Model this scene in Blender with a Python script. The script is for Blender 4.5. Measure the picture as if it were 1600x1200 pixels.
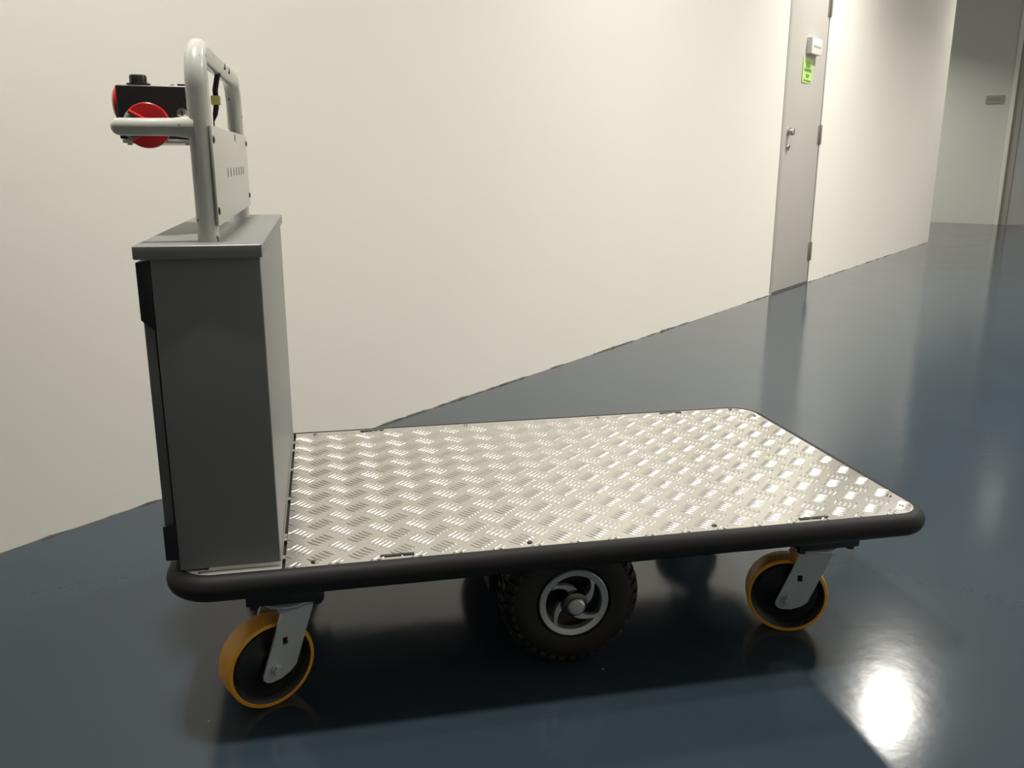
import bpy, bmesh, math, random
from mathutils import Vector, Matrix

random.seed(7)
scene = bpy.context.scene
for o in list(bpy.data.objects):
    bpy.data.objects.remove(o)
COL = scene.collection

# ------------------------------------------------------------------ camera, world, lights, exposure
# World frame: X runs along the left wall, the wall face is Y = 0, the corridor lies at Y < 0, floor Z = 0.
cam_data = bpy.data.cameras.new('camera')
cam_data.sensor_fit = 'HORIZONTAL'
cam_data.sensor_width = 36.0
cam_data.lens = 36.0 * 1366.54 / 1600.0
cam_data.clip_start = 0.02
cam = bpy.data.objects.new('camera', cam_data)
COL.objects.link(cam)
_r = Vector((0.58958179, -0.80770474, 0.00252365))
_u = Vector((0.19981239, 0.14887842, 0.96845765))
_f = Vector((0.78260355, 0.57048074, -0.24916542))
_m = Matrix((_r, _u, -_f)).transposed().to_4x4()
_m.translation = Vector((-1.73922502, -2.07531052, 0.89614463))
cam.matrix_world = _m
scene.camera = cam

world = bpy.data.worlds.new('world')
scene.world = world
world.use_nodes = True
world.node_tree.nodes['Background'].inputs[0].default_value = (1.0, 0.97, 0.92, 1)
world.node_tree.nodes['Background'].inputs[1].default_value = 0.05

scene.view_settings.view_transform = 'Standard'
scene.view_settings.look = 'None'
scene.view_settings.gamma = 1.0
scene.view_settings.use_curve_mapping = False
scene.view_settings.exposure = 0.0

CEIL = 3.2
# recessed ceiling downlights along the corridor, plus added fill lights built like them: (x, y, watts)
DOWNLIGHTS_AND_FILL = [(-1.07, -0.94, 44.0), (1.8, -0.94, 30.0), (4.7, -0.94, 58.0), (9.5, -0.94, 26.0), (10.9, 2.0, 78.0),  # last one: unseen fill light added in the side passage for the far wall
              (1.8, -2.8, 56.0), (4.7, -2.8, 46.0), (7.6, -2.8, 66.0)]  # added row of unseen fill lights, evens out and lifts the wall brightness
LIGHT_COL = (1.0, 0.955, 0.87)
LIGHT_DIAM = 0.22
LIGHT_SPREAD = math.radians(140)

# ------------------------------------------------------------------ materials
MATS = {}
def mat(name, col, rough=0.5, metal=0.0, spec=0.5, coat=0.0, bump=None, var=None, rvar=None):
    """Procedural Principled material; bump=(scale, strength, dist), var=(scale, amount), rvar=(scale, amount)."""
    m = bpy.data.materials.new(name)
    m.use_nodes = True
    nt = m.node_tree
    b = nt.nodes['Principled BSDF']
    b.inputs['Base Color'].default_value = (*col, 1)
    b.inputs['Roughness'].default_value = rough
    b.inputs['Metallic'].default_value = metal
    b.inputs['Specular IOR Level'].default_value = spec
    b.inputs['Coat Weight'].default_value = coat
    tc = nt.nodes.new('ShaderNodeTexCoord')
    def noise(scale, detail=4):
        n = nt.nodes.new('ShaderNodeTexNoise')
        n.inputs['Scale'].default_value = scale
        n.inputs['Detail'].default_value = detail
        nt.links.new(tc.outputs['Object'], n.inputs['Vector'])
        return n
    if var:
        n = noise(var[0], 5)
        mx = nt.nodes.new('ShaderNodeMix'); mx.data_type = 'RGBA'
        mx.inputs[6].default_value = (*[c * (1 - var[1]) for c in col], 1)
        mx.inputs[7].default_value = (*[min(1, c * (1 + var[1])) for c in col], 1)
        nt.links.new(n.outputs['Fac'], mx.inputs[0])
        nt.links.new(mx.outputs[2], b.inputs['Base Color'])
    if rvar:
        n = noise(rvar[0], 4)
        mr = nt.nodes.new('ShaderNodeMapRange')
        mr.inputs['To Min'].default_value = max(0, rough - rvar[1])
        mr.inputs['To Max'].default_value = rough + rvar[1]
        nt.links.new(n.outputs['Fac'], mr.inputs['Value'])
        nt.links.new(mr.outputs[0], b.inputs['Roughness'])
    if bump:
        n = noise(bump[0], 3)
        bp = nt.nodes.new('ShaderNodeBump')
        bp.inputs['Strength'].default_value = bump[1]
        bp.inputs['Distance'].default_value = bump[2]
        nt.links.new(n.outputs['Fac'], bp.inputs['Height'])
        nt.links.new(bp.outputs[0], b.inputs['Normal'])
    MATS[name] = m
    return m

mat('wall_paint', (0.80, 0.78, 0.73), 0.55, bump=(18, 0.12, 0.004), var=(1.6, 0.02))
mat('floor_epoxy', (0.030, 0.047, 0.063), 0.14, spec=0.5, bump=(18, 0.075, 0.003), var=(2.3, 0.10), rvar=(3.0, 0.03))
mat('ceiling_paint', (0.78, 0.77, 0.74), 0.8)
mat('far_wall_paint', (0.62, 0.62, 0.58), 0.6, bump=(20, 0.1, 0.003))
mat('door_grey', (0.47, 0.45, 0.42), 0.45, var=(1.5, 0.03))
mat('frame_grey', (0.40, 0.40, 0.37), 0.45)
mat('far_door_grey', (0.36, 0.37, 0.36), 0.5)
mat('far_frame', (0.36, 0.34, 0.30), 0.5)
mat('steel', (0.62, 0.60, 0.56), 0.28, metal=1.0)
mat('hinge_steel', (0.36, 0.34, 0.31), 0.42, metal=0.8)
mat('sealant_dark', (0.10, 0.095, 0.085), 0.8, var=(30, 0.3))
mat('sign_white', (0.72, 0.70, 0.66), 0.4)
mat('sign_print', (0.36, 0.35, 0.34), 0.6)
mat('paper_green', (0.44, 0.62, 0.20), 0.7)
mat('paper_print', (0.16, 0.28, 0.09), 0.7)
mat('sign_grey', (0.34, 0.33, 0.30), 0.4)
mat('sign_grey_print', (0.20, 0.20, 0.18), 0.5)
mat('cabinet_grey', (0.185, 0.19, 0.188), 0.38, bump=(350, 0.10, 0.0006))
mat('cabinet_dark', (0.12, 0.124, 0.122), 0.42)
mat('black_plastic', (0.012, 0.013, 0.015), 0.42)
mat('black_satin', (0.018, 0.019, 0.021), 0.30, bump=(300, 0.08, 0.0005))
mat('black_rubber', (0.012, 0.012, 0.0135), 0.60, spec=0.28, var=(12, 0.25), bump=(160, 0.08, 0.0006))
mat('tire_rubber', (0.016, 0.014, 0.013), 0.62, var=(30, 0.3))
mat('black_steel', (0.012, 0.012, 0.013), 0.4)
mat('alu_plate', (0.73, 0.712, 0.68), 0.20, metal=1.0, rvar=(5.0, 0.05), bump=(90, 0.05, 0.001))
mat('alu_bar', (0.70, 0.685, 0.655), 0.20, metal=1.0)
mat('alu_dull', (0.66, 0.66, 0.64), 0.38, metal=0.55)
mat('zinc', (0.62, 0.66, 0.67), 0.36, metal=0.55, rvar=(25, 0.08), var=(40, 0.06))
mat('chrome', (0.75, 0.75, 0.75), 0.10, metal=1.0)
mat('dark_chrome', (0.12, 0.12, 0.115), 0.20, metal=1.0)
mat('rim_silver', (0.62, 0.63, 0.63), 0.34, metal=0.7)
mat('yellow_pu', (0.93, 0.43, 0.036), 0.38, var=(9, 0.10))
mat('red_plastic', (0.60, 0.018, 0.022), 0.28)
mat('tag_yellow', (0.62, 0.60, 0.20), 0.6)
mat('slot_dark', (0.020, 0.019, 0.018), 0.6)
mat('grey_plastic', (0.22, 0.22, 0.21), 0.35)

def floor_specks():
    m = MATS['floor_epoxy']; nt = m.node_tree; b = nt.nodes['Principled BSDF']
    src = b.inputs['Base Color'].links[0].from_socket
    tc = nt.nodes.new('ShaderNodeTexCoord')
    v = nt.nodes.new('ShaderNodeTexVoronoi'); v.inputs['Scale'].default_value = 8.0
    nt.links.new(tc.outputs['Object'], v.inputs['Vector'])
    lt = nt.nodes.new('ShaderNodeMath'); lt.operation = 'LESS_THAN'; lt.inputs[1].default_value = 0.022
    nt.links.new(v.outputs['Distance'], lt.inputs[0])
    sep = nt.nodes.new('ShaderNodeSeparateColor'); nt.links.new(v.outputs['Color'], sep.inputs[0])
    gt = nt.nodes.new('ShaderNodeMath'); gt.operation = 'GREATER_THAN'; gt.inputs[1].default_value = 0.45
    nt.links.new(sep.outputs[0], gt.inputs[0])
    mu = nt.nodes.new('ShaderNodeMath'); mu.operation = 'MULTIPLY'
    nt.links.new(lt.outputs[0], mu.inputs[0]); nt.links.new(gt.outputs[0], mu.inputs[1])
    mx = nt.nodes.new('ShaderNodeMix'); mx.data_type = 'RGBA'
    mx.inputs[7].default_value = (0.16, 0.18, 0.19, 1)
    nt.links.new(mu.outputs[0], mx.inputs[0]); nt.links.new(src, mx.inputs[6])
    nt.links.new(mx.outputs[2], b.inputs['Base Color'])
floor_specks()

def handle_paint():
    m = mat('handle_paint', (0.52, 0.525, 0.49), 0.25, coat=0.3)
    nt = m.node_tree
    b = nt.nodes['Principled BSDF']
    tc = nt.nodes.new('ShaderNodeTexCoord')
    n = nt.nodes.new('ShaderNodeTexNoise'); n.inputs['Scale'].default_value = 55; n.inputs['Detail'].default_value = 6
    nt.links.new(tc.outputs['Object'], n.inputs['Vector'])
    r = nt.nodes.new('ShaderNodeValToRGB')
    r.color_ramp.elements[0].position = 0.685; r.color_ramp.elements[0].color = (0.52, 0.525, 0.49, 1)
    r.color_ramp.elements[1].position = 0.70; r.color_ramp.elements[1].color = (0.06, 0.06, 0.055, 1)
    nt.links.new(n.outputs['Fac'], r.inputs[0])
    nt.links.new(r.outputs[0], b.inputs['Base Color'])
handle_paint()
mat('panel_paint', (0.56, 0.555, 0.51), 0.35)

def emit_mat(name, col, s):
    m = bpy.data.materials.new(name); m.use_nodes = True
    b = m.node_tree.nodes['Principled BSDF']
    b.inputs['Base Color'].default_value = (*col, 1)
    b.inputs['Emission Color'].default_value = (*col, 1)
    b.inputs['Emission Strength'].default_value = s
    MATS[name] = m
emit_mat('lamp_glow', LIGHT_COL, 6.0)

# ------------------------------------------------------------------ mesh helpers
class MB:
    """Collects simple shapes; build() links them as ONE mesh object."""
    def __init__(s): s.v = []; s.f = []
    def add(s, verts, faces):
        k = len(s.v); s.v += [tuple(v) for v in verts]; s.f += [tuple(i + k for i in f) for f in faces]
        return s
    def box(s, x0, x1, y0, y1, z0, z1):
        return s.add([(x0,y0,z0),(x1,y0,z0),(x1,y1,z0),(x0,y1,z0),(x0,y0,z1),(x1,y0,z1),(x1,y1,z1),(x0,y1,z1)],
                     [(0,3,2,1),(4,5,6,7),(0,1,5,4),(1,2,6,5),(2,3,7,6),(3,0,4,7)])
    def cyl(s, p0, p1, r0, r1=None, n=24, rot=0.0):
        r1 = r0 if r1 is None else r1
        p0, p1 = Vector(p0), Vector(p1); d = (p1 - p0).normalized()
        a = d.orthogonal().normalized(); b = d.cross(a)
        vs = []
        for p, r in ((p0, r0), (p1, r1)):
            for i in range(n):
                t = 2*math.pi*i/n + rot
                vs.append(p + a*math.cos(t)*r + b*math.sin(t)*r)
        fs = [(i, (i+1) % n, n+(i+1) % n, n+i) for i in range(n)]
        return s.add(vs, fs + [tuple(range(n))[::-1], tuple(range(n, 2*n))])
    def lathe(s, prof, centre=(0,0,0), axis='Y', n=48, closed=False):
        """prof: list of (radius, along-axis); closed joins the last ring to the first."""
        cx, cy, cz = centre; vs = []; m = len(prof)
        for i in range(n):
            t = 2*math.pi*i/n; c, q = math.cos(t), math.sin(t)
            for r, h in prof:
                if axis == 'Y': vs.append((cx + r*c, cy + h, cz + r*q))
                elif axis == 'X': vs.append((cx + h, cy + r*c, cz + r*q))
                else: vs.append((cx + r*c, cy + r*q, cz + h))
        fs = []
        for i in range(n):
            j = (i+1) % n
            for k in range(m if closed else m-1):
                l = (k+1) % m
                fs.append((i*m+k, i*m+l, j*m+l, j*m+k))
        if not closed:
            fs.append(tuple(i*m for i in range(n))); fs.append(tuple(i*m+m-1 for i in range(n))[::-1])
        return s.add(vs, fs)
    def tube(s, path, r, n=16, dome=False):
        P = [Vector(p) for p in path]
        R = list(r) if isinstance(r, (list, tuple)) else [r]*len(P)
        if dome:      # round off the last end
            d = (P[-1]-P[-2]).normalized(); e, rr = P[-1], R[-1]
            for k in range(1, 6):
                a = k*math.pi/2/5.3; P.append(e + d*rr*math.sin(a)); R.append(rr*math.cos(a))
        up = None; rings = []
        for i, p in enumerate(P):
            d = ((P[min(i+1, len(P)-1)] - P[max(i-1, 0)])).normalized()
            if up is None: up = d.orthogonal().normalized()
            up = (up - d*up.dot(d)).normalized(); b = d.cross(up)
            rings.append([p + up*math.cos(2*math.pi*k/n)*R[i] + b*math.sin(2*math.pi*k/n)*R[i] for k in range(n)])
        vs = [v for g in rings for v in g]; fs = []
        for i in range(len(P)-1):
            for k in range(n):
                fs.append((i*n+k, i*n+(k+1) % n, (i+1)*n+(k+1) % n, (i+1)*n+k))
        fs.append(tuple(range(n))[::-1]); fs.append(tuple(range((len(P)-1)*n, len(P)*n)))
        return s.add(vs, fs)
    def prism(s, poly, z0, z1, fn=lambda a, b, c: (a, b, c)):
        n = len(poly)
        vs = [fn(x, y, z0) for x, y in poly] + [fn(x, y, z1) for x, y in poly]
        return s.add(vs, [tuple(range(n))[::-1], tuple(range(n, 2*n))] + [(i, (i+1) % n, n+(i+1) % n, n+i) for i in range(n)])
    def mesh(s, name, m, bevel=0, smooth=True, seg=2, angle=35):
        bm = bmesh.new()
        vs = [bm.verts.new(v) for v in s.v]
        for f in s.f:
            try: bm.faces.new([vs[i] for i in f])
            except ValueError: pass
        bmesh.ops.recalc_face_normals(bm, faces=bm.faces)
        if bevel:
            es = [e for e in bm.edges if len(e.link_faces) == 2 and e.calc_face_angle(0) > math.radians(30)]
            bmesh.ops.bevel(bm, geom=es, offset=bevel, segments=seg, affect='EDGES', profile=0.6, clamp_overlap=True)
        for e in bm.edges:
            if len(e.link_faces) == 2 and e.calc_face_angle(0) > math.radians(angle): e.smooth = False
        for f in bm.faces: f.smooth = smooth
        me = bpy.data.meshes.new(name); bm.to_mesh(me); bm.free()
        me.materials.append(MATS[m])
        return me
    def build(s, name, m, parent=None, bevel=0, smooth=True, seg=2, angle=35):
        return link(name, s.mesh(name, m, bevel, smooth, seg, angle), parent)

def link(name, me, parent=None, loc=(0,0,0), rz=0.0):
    o = bpy.data.objects.new(name, me); COL.objects.link(o)
    o.location = loc; o.rotation_euler = (0, 0, rz)
    if parent: o.parent = parent
    return o
def empty(name, loc=(0,0,0), rz=0.0, parent=None):
    o = bpy.data.objects.new(name, None); COL.objects.link(o)
    o.location = loc; o.rotation_euler = (0, 0, rz); o.empty_display_size = 0.1
    if parent: o.parent = parent
    return o
def tag(o, label, cat, group=None):
    o['label'] = label; o['category'] = cat
    if group: o['group'] = group
    return o
def struct(o, label, cat):
    o['kind'] = 'structure'; o['label'] = label; o['category'] = cat
    return o

# ------------------------------------------------------------------ the corridor shell
X0, XC, XF = -6.0, 9.06, 12.7          # back end, wall corner, far wall
YR, YB = -3.6, 5.0                     # right wall, end of the side corridor
D0, D1, DH = 4.075, 4.885, 2.20        # doorway in the left wall
struct(MB().box(X0-.2, XF+.2, YR-.2, YB+.2, -0.1, 0).build('floor', 'floor_epoxy'), 'glossy dark blue epoxy floor of the corridor', 'floor')
struct(MB().box(X0-.2, XF+.2, YR-.2, YB+.2, CEIL, CEIL+.1).build('ceiling', 'ceiling_paint'), 'flat white painted ceiling over the corridor', 'ceiling')
wl = MB().box(X0, D0, 0, .2, 0, CEIL).box(D1, XC, 0, .2, 0, CEIL).box(D0, D1, 0, .2, DH, CEIL).box(D0, D1, .12, .2, 0, DH)
struct(wl.build('wall_left', 'wall_paint', smooth=False), 'long off-white painted wall behind the platform cart', 'wall')
struct(MB().box(XC-.2, XC, .2, YB, 0, CEIL).build('wall_return', 'wall_paint', smooth=False), 'white wall turning away at the end of the long wall', 'wall')
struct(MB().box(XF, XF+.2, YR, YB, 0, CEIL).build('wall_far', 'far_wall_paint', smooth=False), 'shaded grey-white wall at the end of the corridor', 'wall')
struct(MB().box(X0, XF, YR-.2, YR, 0, CEIL).build('wall_right', 'wall_paint', smooth=False), 'white wall on the other side of the corridor', 'wall')
struct(MB().box(X0-.2, X0, YR, .2, 0, CEIL).build('wall_back', 'wall_paint', smooth=False), 'white wall at the near end of the corridor', 'wall')
struct(MB().box(XC-.2, XF, YB, YB+.2, 0, CEIL).build('wall_side', 'wall_paint', smooth=False), 'white wall closing the side passage', 'wall')

# ragged dark joint where paint and floor coating meet
def ragged(xa, xb, name, label):
    rnd = random.Random(5); vs = []; fs = []; x = xa; k = 0
    h = .004
    while x < xb:
        h = max(.0006, min(.0045, h + rnd.uniform(-.0026, .0024)))
        if rnd.random() < .02: h = .007
        d = .0015 + rnd.uniform(0, .003)
        vs += [(x, .001, 0), (x, -d, 0), (x, -.0012, h), (x, .001, h)]
        if k:
            a, b = 4*(k-1), 4*k
            fs += [(a+1, b+1, b+2, a+2), (a+2, b+2, b+3, a+3), (a, a+3, b+3, b)]
        k += 1; x += rnd.uniform(.012, .04)
    m = MB().add(vs, fs)
    return struct(m.build(name, 'sealant_dark', smooth=False), label, 'trim')
ragged(X0+.05, D0-.005, 'trim_1', 'ragged dark joint between white wall and blue floor')
ragged(D1+.005, XC-.005, 'trim_2', 'thin dark joint between white wall and floor beyond the door')

# door in the left wall
door = empty('door_1', ((D0+D1)/2, 0, 0))
struct(door, 'plain grey flush door in the white wall', 'door')
W2 = (D1-D0)/2
MB().box(-W2, -W2+.042, -.004, .10, 0, DH).box(W2-.012, W2, -.002, .10, 0, DH).box(-W2, W2, -.004, .10, DH-.04, DH).build('door_frame', 'frame_grey', door, bevel=.0015)
leaf = MB().box(-W2+.046, W2-.015, .004, .05, .012, DH-.044).build('door_leaf', 'door_grey', door, bevel=.002)
struct(MB().box(D0+.042, D1-.012, .002, .10, 0, .008).build('trim_3', 'sealant_dark'), 'dark threshold strip under the grey door', 'trim')
for z in (.237, 1.07, 1.93):
    h = MB().box(W2-.050, W2-.006, -.001, .006, z-.065, z+.065)
    h.cyl((W2-.012, -.006, z-.068), (W2-.012, -.006, z+.068), .009, n=12)
    h.build('hinge', 'hinge_steel', door, bevel=.001)
kx = 4.215 - (D0+D1)/2
k = MB().lathe([(.026, .004), (.026, -.004), (.016, -.008), (.015, -.012), (.024, -.016), (.0285, -.024), (.026, -.032), (.016, -.037), (.003, -.038)], (kx, 0, 1.078), n=28)
k.build('door_knob', 'steel', door)
l = MB().lathe([(.022, .004), (.022, -.006), (.019, -.011), (.003, -.012)], (kx-.004, 0, .977), n=24).build('lock_cylinder', 'steel', door)
MB().box(kx-.006, kx-.002, -.0135, -.0115, .970, .984).build('keyhole', 'slot_dark', l)

def text_strip(m, x0, x1, z, h, y0, y1, seed):
    """row of short printed word-like marks"""
    r = random.Random(seed); x = x0
    while x < x1 - .004:
        w = min(r.uniform(.008, .018), x1 - x)
        m.box(x, x+w, y0, y1, z-h/2, z+h/2); x += w + .004
    return m

sx0, sx1, sz0, sz1 = 4.445, 4.655, 1.585, 1.688
sign = MB().box(sx0, sx1, -.034, .004, sz0, sz1).build('door_nameplate', 'sign_white', bevel=.003)
tag(sign, 'thick white rectangular nameplate on the grey door above the green notice', 'sign')
text_strip(MB(), sx0+.03, sx1-.02, (sz0+sz1)/2-.004, .016, -.0346, -.0338, 3).build('print', 'sign_print', sign, smooth=False)
nx0, nx1, nz0, nz1 = 4.395, 4.605, 1.400, 1.560
note = MB()
g = 8
vs = []; fs = []
for i in range(g+1):          # paper with a little curl
    for j in range(2):
        x = nx0 + (nx1-nx0)*i/g
        vs.append((x, .0028 - .0030*(1 + math.cos(math.pi*i/g))*.5*(1-j*.4), nz0 if j == 0 else nz1))
n0 = len(vs)
vs += [(x, y+.0010, z) for x, y, z in vs]
for i in range(g):
    a = 2*i
    fs += [(a, a+2, a+3, a+1), (n0+a, n0+a+1, n0+a+3, n0+a+2), (a, n0+a, n0+a+2, a+2), (a+1, a+3, n0+a+3, n0+a+1)]
fs += [(0, 1, n0+1, n0), (2*g, n0+2*g, n0+2*g+1, 2*g+1)]
note = note.add(vs, fs).build('paper_notice', 'paper_green')
tag(note, 'bright green paper notice stuck on the grey door', 'notice')
for i, (a, b, z, h) in enumerate(((.062, .150, 1.524, .016), (.062, .150, 1.508, .012), (.035, .175, 1.484, .017), (.075, .130, 1.448, .020), (.030, .180, 1.416, .007))):
    text_strip(MB(), nx0+a, nx0+b, z, h, -.0012, .0012, i+11).build('print', 'paper_print', note, smooth=False)

# far wall: sign and second door
fs_ = MB().box(XF-.02, XF+.002, -.058, .165, 1.668, 1.778).build('room_sign', 'sign_grey', bevel=.002)
tag(fs_, 'small grey rectangular sign on the far wall beside the doorway', 'sign')
for k_, z in enumerate((1.737, 1.713)):
    m_ = MB(); r_ = random.Random(k_); y = .14
    while y > -.03:
        w_ = r_.uniform(.012, .03); m_.box(XF-.0208, XF-.0195, y-w_, y, z-.006, z+.006); y -= w_+.007
    m_.build('print', 'sign_grey_print', fs_, smooth=False)
d2 = empty('door_2', (XF, -.75, 0))
struct(d2, 'grey door with white frame at the far end of the corridor', 'door')
MB().box(-.05, .002, .60, .545, 0, 3.15).box(-.05, .002, -.60, -.545, 0, 3.15).build('architrave', 'wall_paint', d2, bevel=.003)
MB().box(-.018, .002, .446, .545, 0, 3.15).box(-.018, .002, -.545, -.446, 0, 3.15).box(-.018, .002, -.446, .446, 2.45, 2.58).build('door_frame', 'far_frame', d2, bevel=.002)
MB().box(-.008, .002, -.444, .444, .012, 2.446).build('door_leaf', 'far_door_grey', d2)
MB().box(-.008, .002, -.444, .444, 2.584, 3.15).build('transom_panel', 'far_door_grey', d2)
MB().cyl((-.008, -.36, 1.02), (-.06, -.36, 1.02), .011, n=12).box(-.064, -.052, -.37, -.25, 1.01, 1.03).build('door_handle', 'steel', d2)

# ceiling downlights and added fill lights in the same fixture (each lamp carries its own light)
names = ['round recessed ceiling downlight above the platform cart', 'round recessed ceiling downlight between the cart and the grey door', 'round recessed ceiling downlight opposite the grey door', 'round recessed ceiling downlight near the corridor corner', 'unseen fill light added in the side passage, shaped as a recessed downlight',
         'unseen fill light added across the corridor from the cart, shaped as a recessed downlight', 'unseen fill light added by the right wall across from the grey door, shaped as a recessed downlight', 'unseen fill light added by the right wall beyond the grey door, shaped as a recessed downlight']
for (lx, ly, pw), lab in zip(DOWNLIGHTS_AND_FILL, names):
    t = tag(empty('downlight_or_fill', (lx, ly, CEIL)), lab, 'light', 'recessed downlights along the corridor')
    MB().lathe([(.118, -.001), (.148, -.001), (.150, -.006), (.123, -.010), (.118, -.006)], axis='Z', n=40, closed=True).build('trim_ring', 'sign_white', t)
    MB().cyl((0, 0, -.003), (0, 0, .002), .115, n=40).build('lens', 'lamp_glow', t)
    ld = bpy.data.lights.new('downlight_or_fill_lamp', 'AREA'); ld.shape = 'DISK'; ld.size = LIGHT_DIAM; ld.energy = pw
    ld.color = LIGHT_COL; ld.spread = LIGHT_SPREAD
    lo = bpy.data.objects.new('lamp', ld); COL.objects.link(lo); lo.parent = t; lo.location = (0, 0, -.012)

# ------------------------------------------------------------------ the platform cart
WA = 0.7300581
cart = empty('platform_cart', (-0.94584656, -1.05678564, 0), -WA)
tag(cart, 'electric platform cart with checker-plate deck, grey cabinet and orange casters', 'cart')
H = 0.280
L, W = 1.128, 0.700
XL = -0.157

def rrect(x0, x1, y0, y1, radii, n=10):
    """outline (x, y, nx, ny), counter-clockwise; radii = near-left, near-right, far-right, far-left"""
    out = []
    cs = [(x0, y0, 180, radii[0], 1, 1), (x1, y0, 270, radii[1], -1, 1), (x1, y1, 0, radii[2], -1, -1), (x0, y1, 90, radii[3], 1, -1)]
    for cx, cy, a0, r, sx, sy in cs:
        for i in range(n+1):
            a = math.radians(a0 + 90*i/n)
            out.append((cx + sx*r + r*math.cos(a), cy + sy*r + r*math.sin(a), math.cos(a), math.sin(a)))
    return out
OUT = rrect(XL, L, 0, W, (.055, .045, .055, .055))

# bumper: rounded rubber section swept round the deck
prof = [(-.006, H-.0015), (.000, H-.0003), (.004, H+.0008)]
for i in range(9):
    a = math.radians(80 - 20*i)
    prof.append((.004 + .018*math.cos(a), H-.0203 + .0210*math.sin(a)))
prof += [(.004, H-.042), (-.006, H-.042)]
m = MB(); vs = []; fs = []; np_ = len(prof); no = len(OUT)
for x, y, nx, ny in OUT:
    for a, z in prof: vs.append((x + nx*a, y + ny*a, z))
for i in range(no):
    j = (i+1) % no
    for k in range(np_):
        l = (k+1) % np_
        fs.append((i*np_+k, j*np_+k, j*np_+l, i*np_+l))
o = m.add(vs, fs).build('bumper', 'black_rubber', cart, angle=60)
o['label'] = 'black rounded rubber bumper round the deck edge'

# frame under the deck
fr = MB().prism([(x - nx*.007, y - ny*.007) for x, y, nx, ny in OUT], H-.036, H-.006)
for sx in (-.0018, .9825):
    for sy in (.108, W-.108):
        fr.box(sx-.055, sx+.055, sy-.048, sy+.048, .214, H-.034)
fr.box(.03, .95, .16, .20, H-.066, H-.034).box(.03, .95, .50, .54, H-.066, H-.034)
fr.build('deck_frame', 'black_steel', cart)

# tread plate with five-bar pattern
tp_out = [(x - nx*.0, y) for x, y, nx, ny in OUT]
right = [(x, y) for x, y, nx, ny in OUT if x > .5]
poly = [(.0045, .0)] + right + [(.0045, W)]
plate = MB().prism(poly, H-.004, H).build('tread_plate', 'alu_plate', cart, smooth=False)
plate['label'] = 'bright aluminium five-bar tread plate'
def clampin(x, y):
    x = max(.006, min(L-.001, x)); y = max(.001, min(W-.001, y))
    return x, y
def inside(x, y):
    if not (.0045 < x < L-.001 and .001 < y < W-.001): return False
    for cx, cy, r in ((L-.045, .045, .045), (L-.055, W-.055, .055)):
        if x > cx and ((cy < .3 and y < cy) or (cy > .3 and y > cy)):
            if math.hypot(x-cx, y-cy) > r-.001: return False
    return True
bars = MB()
PX, PY = .0656, .0656
BL, BW, BH = .0158, .0029, .0011
NS = 12
def bar(cx, cy, dx, dy):
    if not (inside(cx, cy)): return
    if not (inside(cx + dx*BL*.55, cy + dy*BL*.55) or inside(cx - dx*BL*.55, cy - dy*BL*.55)): return
    ax, ay = -dy, dx
    vs = []
    for s, z in ((1.0, 0.0), (.82, .62), (.45, .94)):
        for k in range(NS):
            t = 2*math.pi*k/NS
            u = math.cos(t)*BL*s; v = math.sin(t)*BW*s
            v *= 1.0 - .45*abs(math.cos(t))
            x, y = cx + dx*u + ax*v, cy + dy*u + ay*v
            if s == 1.0 or True:
                if not inside(x, y):
                    x, y = clampin(x, y)
                    if not inside(x, y):
                        x += (cx-x)*.5; y += (cy-y)*.5
            vs.append((x, y, H + BH*z - (.0002 if z == 0 else 0)))
    vs.append((cx, cy, H + BH))
    fs = []
    for r in range(2):
        for k in range(NS):
            k2 = (k+1) % NS
            fs.append((r*NS+k, r*NS+k2, (r+1)*NS+k2, (r+1)*NS+k))
    for k in range(NS): fs.append((2*NS+k, 2*NS+(k+1) % NS, 3*NS))
    bars.add(vs, fs)
q = math.sqrt(.5)
for i in range(-1, 19):
    for j in range(-1, 12):
        bx, by = .0590 + PX*i, .0310 + PY*j            # bars running away to the right
        for k in range(-2, 3): bar(bx + k*.0088*q, by + k*.0088*q, q, -q)
        bx, by = bx - PX/2, by + PY/2                  # and the crossing set
        for k in range(-2, 3): bar(bx + k*.0088*q, by - k*.0088*q, q, q)
o = bars.build('tread_bars', 'alu_bar', plate, angle=80)
o['kind'] = 'stuff'; o['label'] = 'raised five-bar checker pattern'
for x0, x1, y0, y1 in ((.152, .206, .010, .0165), (.887, .943, .010, .0165), (.150, .205, W-.0135, W-.007), (.890, .946, W-.0135, W-.007)):
    MB().box(x0, x1, y0, y1, H-.003, H+.0014).build('slot', 'slot_dark', plate, smooth=False)
scr = MB().lathe([(.0048, -.002), (.0048, .0006), (.0034, .0020), (.0004, .0024)], axis='Z', n=14).mesh('screw', 'dark_chrome')
for x, y in ((.048, .0145), (.398, .016), (.728, .018), (1.102, .030), (.048, W-.0125), (.398, W-.0125), (.728, W-.0125), (1.080, W-.010), (1.112, .08), (1.112, .62)):
    link('screw', scr, plate, (x, y, H))

# smooth aluminium base strip under the cabinet
bp = [(x, y) for x, y, nx, ny in OUT if x < .0]
left = [(-.003, 0.0)] + [(-.003, W)]
polyb = [p for p in bp]
# order: far-left ... near-left from the outline, then close on the right
nl = [(x, y) for x, y, nx, ny in OUT[:11]]; fl = [(x, y) for x, y, nx, ny in OUT[33:44]]
base = MB().prism(fl + nl + [(-.001, 0), (-.001, W)], H-.004, H-.0008)
base = base.build('base_plate', 'alu_dull', cart, smooth=False)
MB().box(-.125, -.002, .0085, .0115, H-.001, H+.0022).build('ridge', 'alu_bar', base, bevel=.0006)
MB().box(-.110, -.002, .0165, .0215, H-.001, H+.0032).build('ridge', 'alu_dull', base, bevel=.0006)
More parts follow.
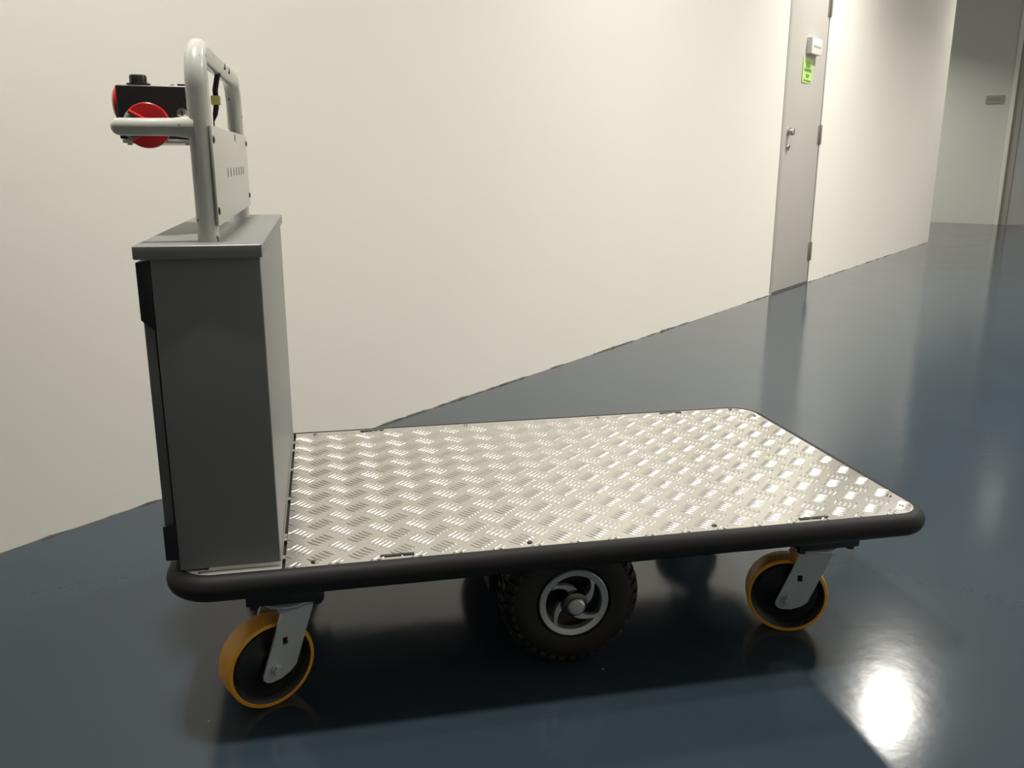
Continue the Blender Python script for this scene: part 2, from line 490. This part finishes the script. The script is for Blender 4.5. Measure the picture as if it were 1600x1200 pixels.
# small brackets bridging the dark gap between cabinet and tread plate
for y in (.045, .115, .13, .30, .46, .585, .64):
    MB().box(-.003, .0040, y-.006, y+.006, H-.003, H-.0012).build('gap_clip', 'alu_dull', base, smooth=False)

# cabinet
CX0, CX1, CY0, CY1, CZ = -.1525, -.002, .0212, .700, .7595
cab = MB().box(CX0, CX1, CY0, CY1, H+.0015, CZ).build('cabinet', 'cabinet_grey', cart, bevel=.003, seg=3)
cab['label'] = 'tall narrow grey sheet-metal battery cabinet'
MB().box(-.1715, .002, .0085, .7095, .7592, .7782).build('lid', 'cabinet_grey', cab, bevel=.0025, seg=3)
dr = MB().box(-.1690, -.1545, .026, .694, .302, .752).build('cabinet_door', 'cabinet_dark', cab, bevel=.002)
MB().box(-.1545, -.150, .032, .688, .306, .750).build('door_seal', 'black_rubber', dr)
for y0, y1 in ((.0215, .070), (.650, .6985)):
    MB().prism([(-.1715, .672), (-.1715, .7545), (-.1527, .7545), (-.1527, .655)], y0, y1, lambda a, b, c: (a, c, b)).build('corner_guard', 'black_plastic', dr, bevel=.0015)
    MB().prism([(-.1715, .2995), (-.1715, .355), (-.1527, .360), (-.1527, .2995)], y0, y1, lambda a, b, c: (a, c, b)).build('corner_guard', 'black_plastic', dr, bevel=.0015)

# handle frame: steel tube loop standing on the lid
HX, HY0, HY1, HT, HR = -.0755, .066, .640, 1.048, .0152
path = []
RB = .055
path.append((HX, HY0, .778)); path.append((HX, HY0, .86)); path.append((HX, HY0, HT-RB))
for i in range(1, 13):
    a = math.radians(90*i/12); path.append((HX, HY0 + RB - RB*math.cos(a), HT - RB + RB*math.sin(a)))
path.append((HX, .35, HT))
for i in range(13):
    a = math.radians(90*i/12); path.append((HX, HY1 - RB + RB*math.sin(a), HT - RB + RB*math.cos(a)))
path.append((HX, HY1, .86)); path.append((HX, HY1, .778))
hf = MB().tube(path, HR, 20).build('handle_frame', 'handle_paint', cart)
hf['label'] = 'light grey tubular steel push handle'
for y in (HY0, HY1):
    b = [(HX-.006, y, .9385), (-.11, y, .9385), (-.14, y, .9385), (-.1815, y, .9385)]
    MB().tube(b, [.0165, .0125, .0120, .0120], 18, dome=True).build('grip_bar', 'handle_paint', hf)
for y in (.347, .421):
    MB().cyl((-.064, y, HT-.002), (-.0598, y, HT-.002), .0050, n=16).build('bolt_hole', 'slot_dark', hf)

# sheet panel between the posts
pn = MB().box(-.0615, -.0583, .054, .662, .801, .941).build('handle_panel', 'panel_paint', cart, bevel=.0008)
pn['label'] = 'light grey sheet panel with a row of vent slots'
vent = MB().prism([(math.cos(t)*.0035, math.sin(t)*.0075) for t in [2*math.pi*i/14 for i in range(14)]], 0, .0012, lambda a, b, c: (c, a, b)).mesh('vent_slot', 'slot_dark')
for i in range(7):
    link('vent_slot', vent, pn, (-.0590, .240 + .0505*i, .8735))
MB().cyl((-.0600, .409, .9315), (-.0577, .409, .9315), .0065, n=18).build('panel_hole', 'slot_dark', pn)
psc = MB().lathe([(.0058, -.001), (.0055, .0014), (.0032, .0026), (.0004, .0028)], axis='X', n=14).mesh('panel_screw', 'dark_chrome')
for y, z in ((.064, .922), (.647, .925), (.647, .822), (.064, .822)):
    link('panel_screw', psc, pn, (-.0583, y, z))

# control box
cb = MB().box(-.2095, -.100, .200, .450, .9245, 1.0035).build('control_box', 'black_satin', cart, bevel=.003, seg=3)
cb['label'] = 'black control box with red stop button and red throttle dial'
MB().box(-.2055, -.088, .197, .453, .9185, .9243).build('bottom_plate', 'alu_dull', cb, bevel=.001)
MB().box(-.0995, -.0935, .300, .385, .915, 1.043).build('bracket', 'handle_paint', cb, bevel=.001)
for x in (-.198, -.113):
    MB().cyl((x, .212, .9195), (x, .212, .9155), .0045, .0035, n=10).build('foot_screw', 'steel', cb)
sb = MB().lathe([(.0285, -.0010), (.0290, -.0045), (.0265, -.0095), (.0200, -.0130), (.0120, -.0150), (.0005, -.0158)], (-.2125, .270, .9800), axis='X', n=36).build('stop_button', 'red_plastic', cb)
sb['label'] = 'red mushroom stop button'
MB().cyl((-.209, .270, .9800), (-.2135, .270, .9800), .017, n=24).build('button_collar', 'grey_plastic', sb)
# throttle dial: grey cone base, red dial with a notch towards the operator
DC = Vector((-.1645, .200, .9440))
dl = MB().lathe([(.031, .001), (.031, -.007), (.026, -.013), (.010, -.016), (.0005, -.0165)], (DC.x-.007, DC.y, DC.z), n=40).build('dial_base', 'grey_plastic', cb)
pts = []
R0 = .0335
a0, a1 = math.radians(141), math.radians(222)
for i in range(41):
    t = a0 - (2*math.pi - (a1 - a0))*i/40
    pts.append((R0*math.cos(t), R0*math.sin(t)))
pts += [(.006, -.008), (.009, .004)]
dial = MB().prism(pts, -.010, -.024, lambda a, b, c: (DC.x + a, DC.y + c, DC.z + b))
dd = dial.build('throttle_dial', 'red_plastic', cb, bevel=.0025, seg=3)
dd['label'] = 'red notched throttle dial'
MB().tube([(DC.x + .007, DC.y-.0245, DC.z + .003), (DC.x - .010, DC.y-.0250, DC.z + .0125), (DC.x - .0245, DC.y-.0245, DC.z + .0205)], [.0022, .0030, .0030], 10).build('dial_ridge', 'red_plastic', dd)
# key switch
ks = MB().lathe([(.0092, .001), (.0092, -.004), (.0080, -.0075), (.0060, -.0082), (.0004, -.0078)], (-.1148, .200, .9625), n=28).build('key_switch', 'chrome', cb)
MB().box(-.1158, -.1138, .1912, .1922, .9590, .9660).build('keyhole', 'slot_dark', ks)
MB().lathe([(.0026, .001), (.0025, -.0012), (.0004, -.0014)], (-.1150, .200, .9775), n=14).build('panel_screw', 'dark_chrome', cb)
# knobs on top
kb = MB().lathe([(.0180, .0050), (.0180, .0070), (.0125, .0078), (.0122, .0185), (.0112, .0200), (.0004, .0200)], (-.1865, .265, 1.0035), axis='Z', n=28).build('top_knob', 'black_plastic', cb)
MB().cyl((-.1865, .265, 1.0030), (-.1865, .265, 1.0070), .0080, n=20).build('knob_shaft', 'steel', kb)
for i in range(10):
    t = 2*math.pi*i/10
    MB().box(-.0008, .0008, .0119, .0129, .0065, .0185).build('knob_rib', 'black_plastic', kb).matrix_local = Matrix.Translation((-.1865, .265, 1.0035)) @ Matrix.Rotation(t, 4, 'Z')
for x in (-.1315, -.1285):
    MB().cyl((x, .222, 1.0030), (x, .222, 1.0070), .0013, n=8).build('terminal_pin', 'steel', cb)
MB().box(-.1215, -.101, .215, .240, 1.0030, 1.0072).build('rocker_switch', 'black_plastic', cb, bevel=.001)

# cable with yellow tag
cp = [(-.0715, .34, 1.0370), (-.0750, .34, 1.0240), (-.0785, .34, 1.0080), (-.0785, .34, .9960), (-.0790, .34, .9800), (-.0815, .34, .9680), (-.0845, .34, .9570), (-.0850, .34, .9400)]
cb2 = MB().tube(cp, [.0046, .0046, .0046, .0046, .0046, .0042, .0012, .0010], 14).build('cable', 'black_rubber', cart)
MB().box(-.0862, -.0712, .3330, .3470, .9838, .9985).build('cable_tag', 'tag_yellow', cb2, bevel=.001)

# ---- casters
RC, WC, RHUB, TRAIL = .0761, .0462, .0692, .043
def fork_mesh():
    outer = [(.016, .177), (.0725, .177), (.070, .167), (.035, .0735), (.024, .0640), (.006, .0565), (-.010, .0555), (-.0175, .0575), (-.0235, .0635), (-.0235, .0705)]
    hole = [(.0135, .1160), (.0225, .1160), (.0225, .1290), (.0135, .1290)]
    bm = bmesh.new()
    for s in (-1, 1):
        es = []
        y = s*.0335
        for lp in (outer, hole):
            vs = [bm.verts.new((a - TRAIL, y, b)) for a, b in lp]
            es += [bm.edges.new((vs[i], vs[(i+1) % len(vs)])) for i in range(len(vs))]
        r = bmesh.ops.triangle_fill(bm, edges=es, use_beauty=True)
        fc = [g for g in r['geom'] if isinstance(g, bmesh.types.BMFace)]
        e = bmesh.ops.extrude_face_region(bm, geom=fc)
        bmesh.ops.translate(bm, verts=[g for g in e['geom'] if isinstance(g, bmesh.types.BMVert)], vec=(0, s*.0045, 0))
    # top bridge
    x0, x1 = .014 - TRAIL, .072 - TRAIL
    b = bmesh.ops.create_cube(bm, size=1.0)
    for v in b['verts']:
        v.co = Vector(((x0+x1)/2 + v.co.x*(x1-x0), v.co.y*.076, .1755 + v.co.z*.005))
    bmesh.ops.recalc_face_normals(bm, faces=bm.faces)
    me = bpy.data.meshes.new('fork'); bm.to_mesh(me); bm.free(); me.materials.append(MATS['zinc']); return me
fork_me = fork_mesh()
h = WC/2
tire_me = MB().lathe([(RHUB, -h), (RC-.003, -h), (RC-.0008, -h+.0012), (RC, -h+.004), (RC, h-.004), (RC-.0008, h-.0012), (RC-.003, h), (RHUB, h), (RHUB-.004, h-.006), (RHUB-.004, -h+.006)], (-TRAIL, 0, RC), n=72, closed=True).mesh('wheel_tire', 'yellow_pu')
core_me = MB().lathe([(.006, -h-.006), (.020, -h-.006), (.021, -h+.004), (.030, -h+.010), (.058, -h+.012), (.063, -h+.004), (.0690, -h+.0005), (.0690, h-.0005), (.063, h-.004), (.058, h-.012), (.030, h-.010), (.021, h-.004), (.020, h+.006), (.006, h+.006)], (-TRAIL, 0, RC), n=56, closed=True).mesh('wheel_core', 'black_plastic')
bolt_me = MB().cyl((-TRAIL, -.0385, RC), (-TRAIL, -.0400, RC), .0105, n=24).cyl((-TRAIL, -.0398, RC), (-TRAIL, -.0465, RC), .0085, n=6).cyl((-TRAIL, .0385, RC), (-TRAIL, .0455, RC), .0085, n=6).cyl((-TRAIL, -.038, RC), (-TRAIL, .038, RC), .0055, n=14).mesh('axle_bolt', 'zinc')
swiv_me = MB().lathe([(.043, .1775), (.0455, .1800), (.0455, .1835), (.041, .1870), (.039, .1945), (.0005, .1945)], axis='Z', n=40).mesh('swivel_ring', 'zinc')
plate_me = MB().box(-.062, .062, -.055, .055, .1925, .2145).mesh('caster', 'black_steel', bevel=.004)
mb_me = MB().cyl((0, 0, .1930), (0, 0, .1860), .0085, n=6).cyl((0, 0, .2140), (0, 0, .1926), .0055, n=10).mesh('mount_bolt', 'black_steel')
for sx, sy, yaw in ((-.0399+.043*math.cos(.4778), .0839+.043*math.sin(.4778), .4778), (.9428+.043*math.cos(.3912), .1282-.043*math.sin(.3912), -.3912),
                    (.0, W-.108, .30), (.9825, W-.108, -.25)):
    c = link('caster', plate_me, cart, (sx, sy, 0))
    c['label'] = 'swivel caster with orange tyre and zinc fork'
    for me in (fork_me, tire_me, core_me, bolt_me, swiv_me):
        link(me.name, me, c, (0, 0, 0), yaw)
    for bx in (-.050, .050):
        for by in (-.043, .043):
            link('mount_bolt', mb_me, c, (bx, by, 0))

# ---- drive wheels
TR = .127
tp = [(.064, .006), (.070, -.003), (.086, -.007), (.104, -.004), (.116, .006), (.1215, .018), (.1235, .034), (.1235, .048), (.1215, .064), (.116, .076), (.104, .086), (.086, .089), (.070, .085), (.064, .076)]
dt_me = MB().lathe(tp, n=72, closed=True).mesh('drive_wheel', 'tire_rubber')
lug = MB()
NL = 36
for i in range(NL):
    for row, (y0, y1, ra, rb) in enumerate(((-.001, .014, .1085, .1215), (.016, .038, .1215, TR), (.044, .066, .1215, TR), (.068, .083, .1085, .1215))):
        t = 2*math.pi*(i + .5*(row % 2))/NL
        w = .0066
        def P(r, a, y): return (r*math.cos(a), y, r*math.sin(a))
        w0 = w/.12
        if row in (0, 3):
            yo, yi = (y0, y1) if row == 0 else (y1, y0)
            vs = [P(.108, t-w0, yo), P(.108, t+w0, yo), P(.118, t+w0, yi), P(.118, t-w0, yi),
                  P(.1150, t-w0*.85, yo), P(.1150, t+w0*.85, yo), P(.1258, t+w0*.85, yi), P(.1258, t-w0*.85, yi)]
        else:
            vs = [P(.119, t-w0, y0), P(.119, t+w0, y0), P(.119, t+w0, y1), P(.119, t-w0, y1),
                  P(TR, t-w0*.85, y0+.001), P(TR, t+w0*.85, y0+.001), P(TR, t+w0*.85, y1-.001), P(TR, t-w0*.85, y1-.001)]
        lug.add(vs, [(0,3,2,1),(4,5,6,7),(0,1,5,4),(1,2,6,5),(2,3,7,6),(3,0,4,7)])
lug_me = lug.mesh('tread_lugs', 'tire_rubber', smooth=False)
ring_me = MB().lathe([(.0512, .010), (.0512, .000), (.0525, -.0025), (.0625, -.0045), (.0642, -.003), (.0645, .010)], n=64, closed=True).mesh('rim_ring', 'rim_silver')
disc_me = MB().lathe([(.0515, .024), (.030, .028), (.0005, .028), ][::-1] + [(.0515, .030), (.0005, .034)], n=40).mesh('wheel_disc', 'black_steel')
def spoke():
    m = MB(); N = 12; top = []; bot = []
    for i in range(N+1):
        s = i/N; r = .0200 + (.0525-.0200)*s
        a = math.radians(-52*(1-s)**1.15)
        wd = .0150*(1-s)**1.4 + .0062 + .0065*max(0, s-.78)/.22
        yv = -.001 - .003*math.sin(math.pi*s*.6)
        da = wd/2/r
        top.append((r, a+da, yv)); bot.append((r, a-da, yv))
    vs = []
    for dy in (0, .010):
        for lst in (top, bot):
            for r, a, y in lst: vs.append((r*math.cos(a), y + dy, r*math.sin(a)))
    n = N+1; fs = []
    for i in range(N):
        fs += [(i, i+1, n+i+1, n+i), (2*n+i, 3*n+i, 3*n+i+1, 2*n+i+1), (i, 2*n+i, 2*n+i+1, i+1), (n+i, n+i+1, 3*n+i+1, 3*n+i)]
    return m.add(vs, fs).mesh('rim_spoke', 'rim_silver', angle=40)
spoke_me = spoke()
hub_me = MB().lathe([(.0275, .026), (.0270, .004), (.0245, -.004), (.0225, -.010), (.0165, -.0125), (.0005, -.0125)], n=36).mesh('hub', 'dark_chrome')
cap_me = MB().lathe([(.0150, -.012), (.0158, -.014), (.0155, -.0195), (.0120, -.0225), (.0005, -.0235)], n=32).mesh('hub_cap', 'rim_silver')
for y, flip in ((.078, 0), (W-.078, math.pi)):
    d = link('drive_wheel', dt_me, cart, (.4945, y, TR), flip)
    d['label'] = 'knobbly black drive tyre with silver spoked rim'
    link('tread_lugs', lug_me, d)['kind'] = 'stuff'
    for me in (ring_me, disc_me, hub_me, cap_me): link(me.name, me, d)
    for a in (51, 139, 231, 328):
        link('rim_spoke', spoke_me, d).rotation_euler = (0, -math.radians(a), 0)
MB().box(.36, .56, .185, .515, .105, H-.034).cyl((.4945, .155, TR), (.4945, .545, TR), .030, n=24).build('drive_housing', 'black_steel', cart, bevel=.004)
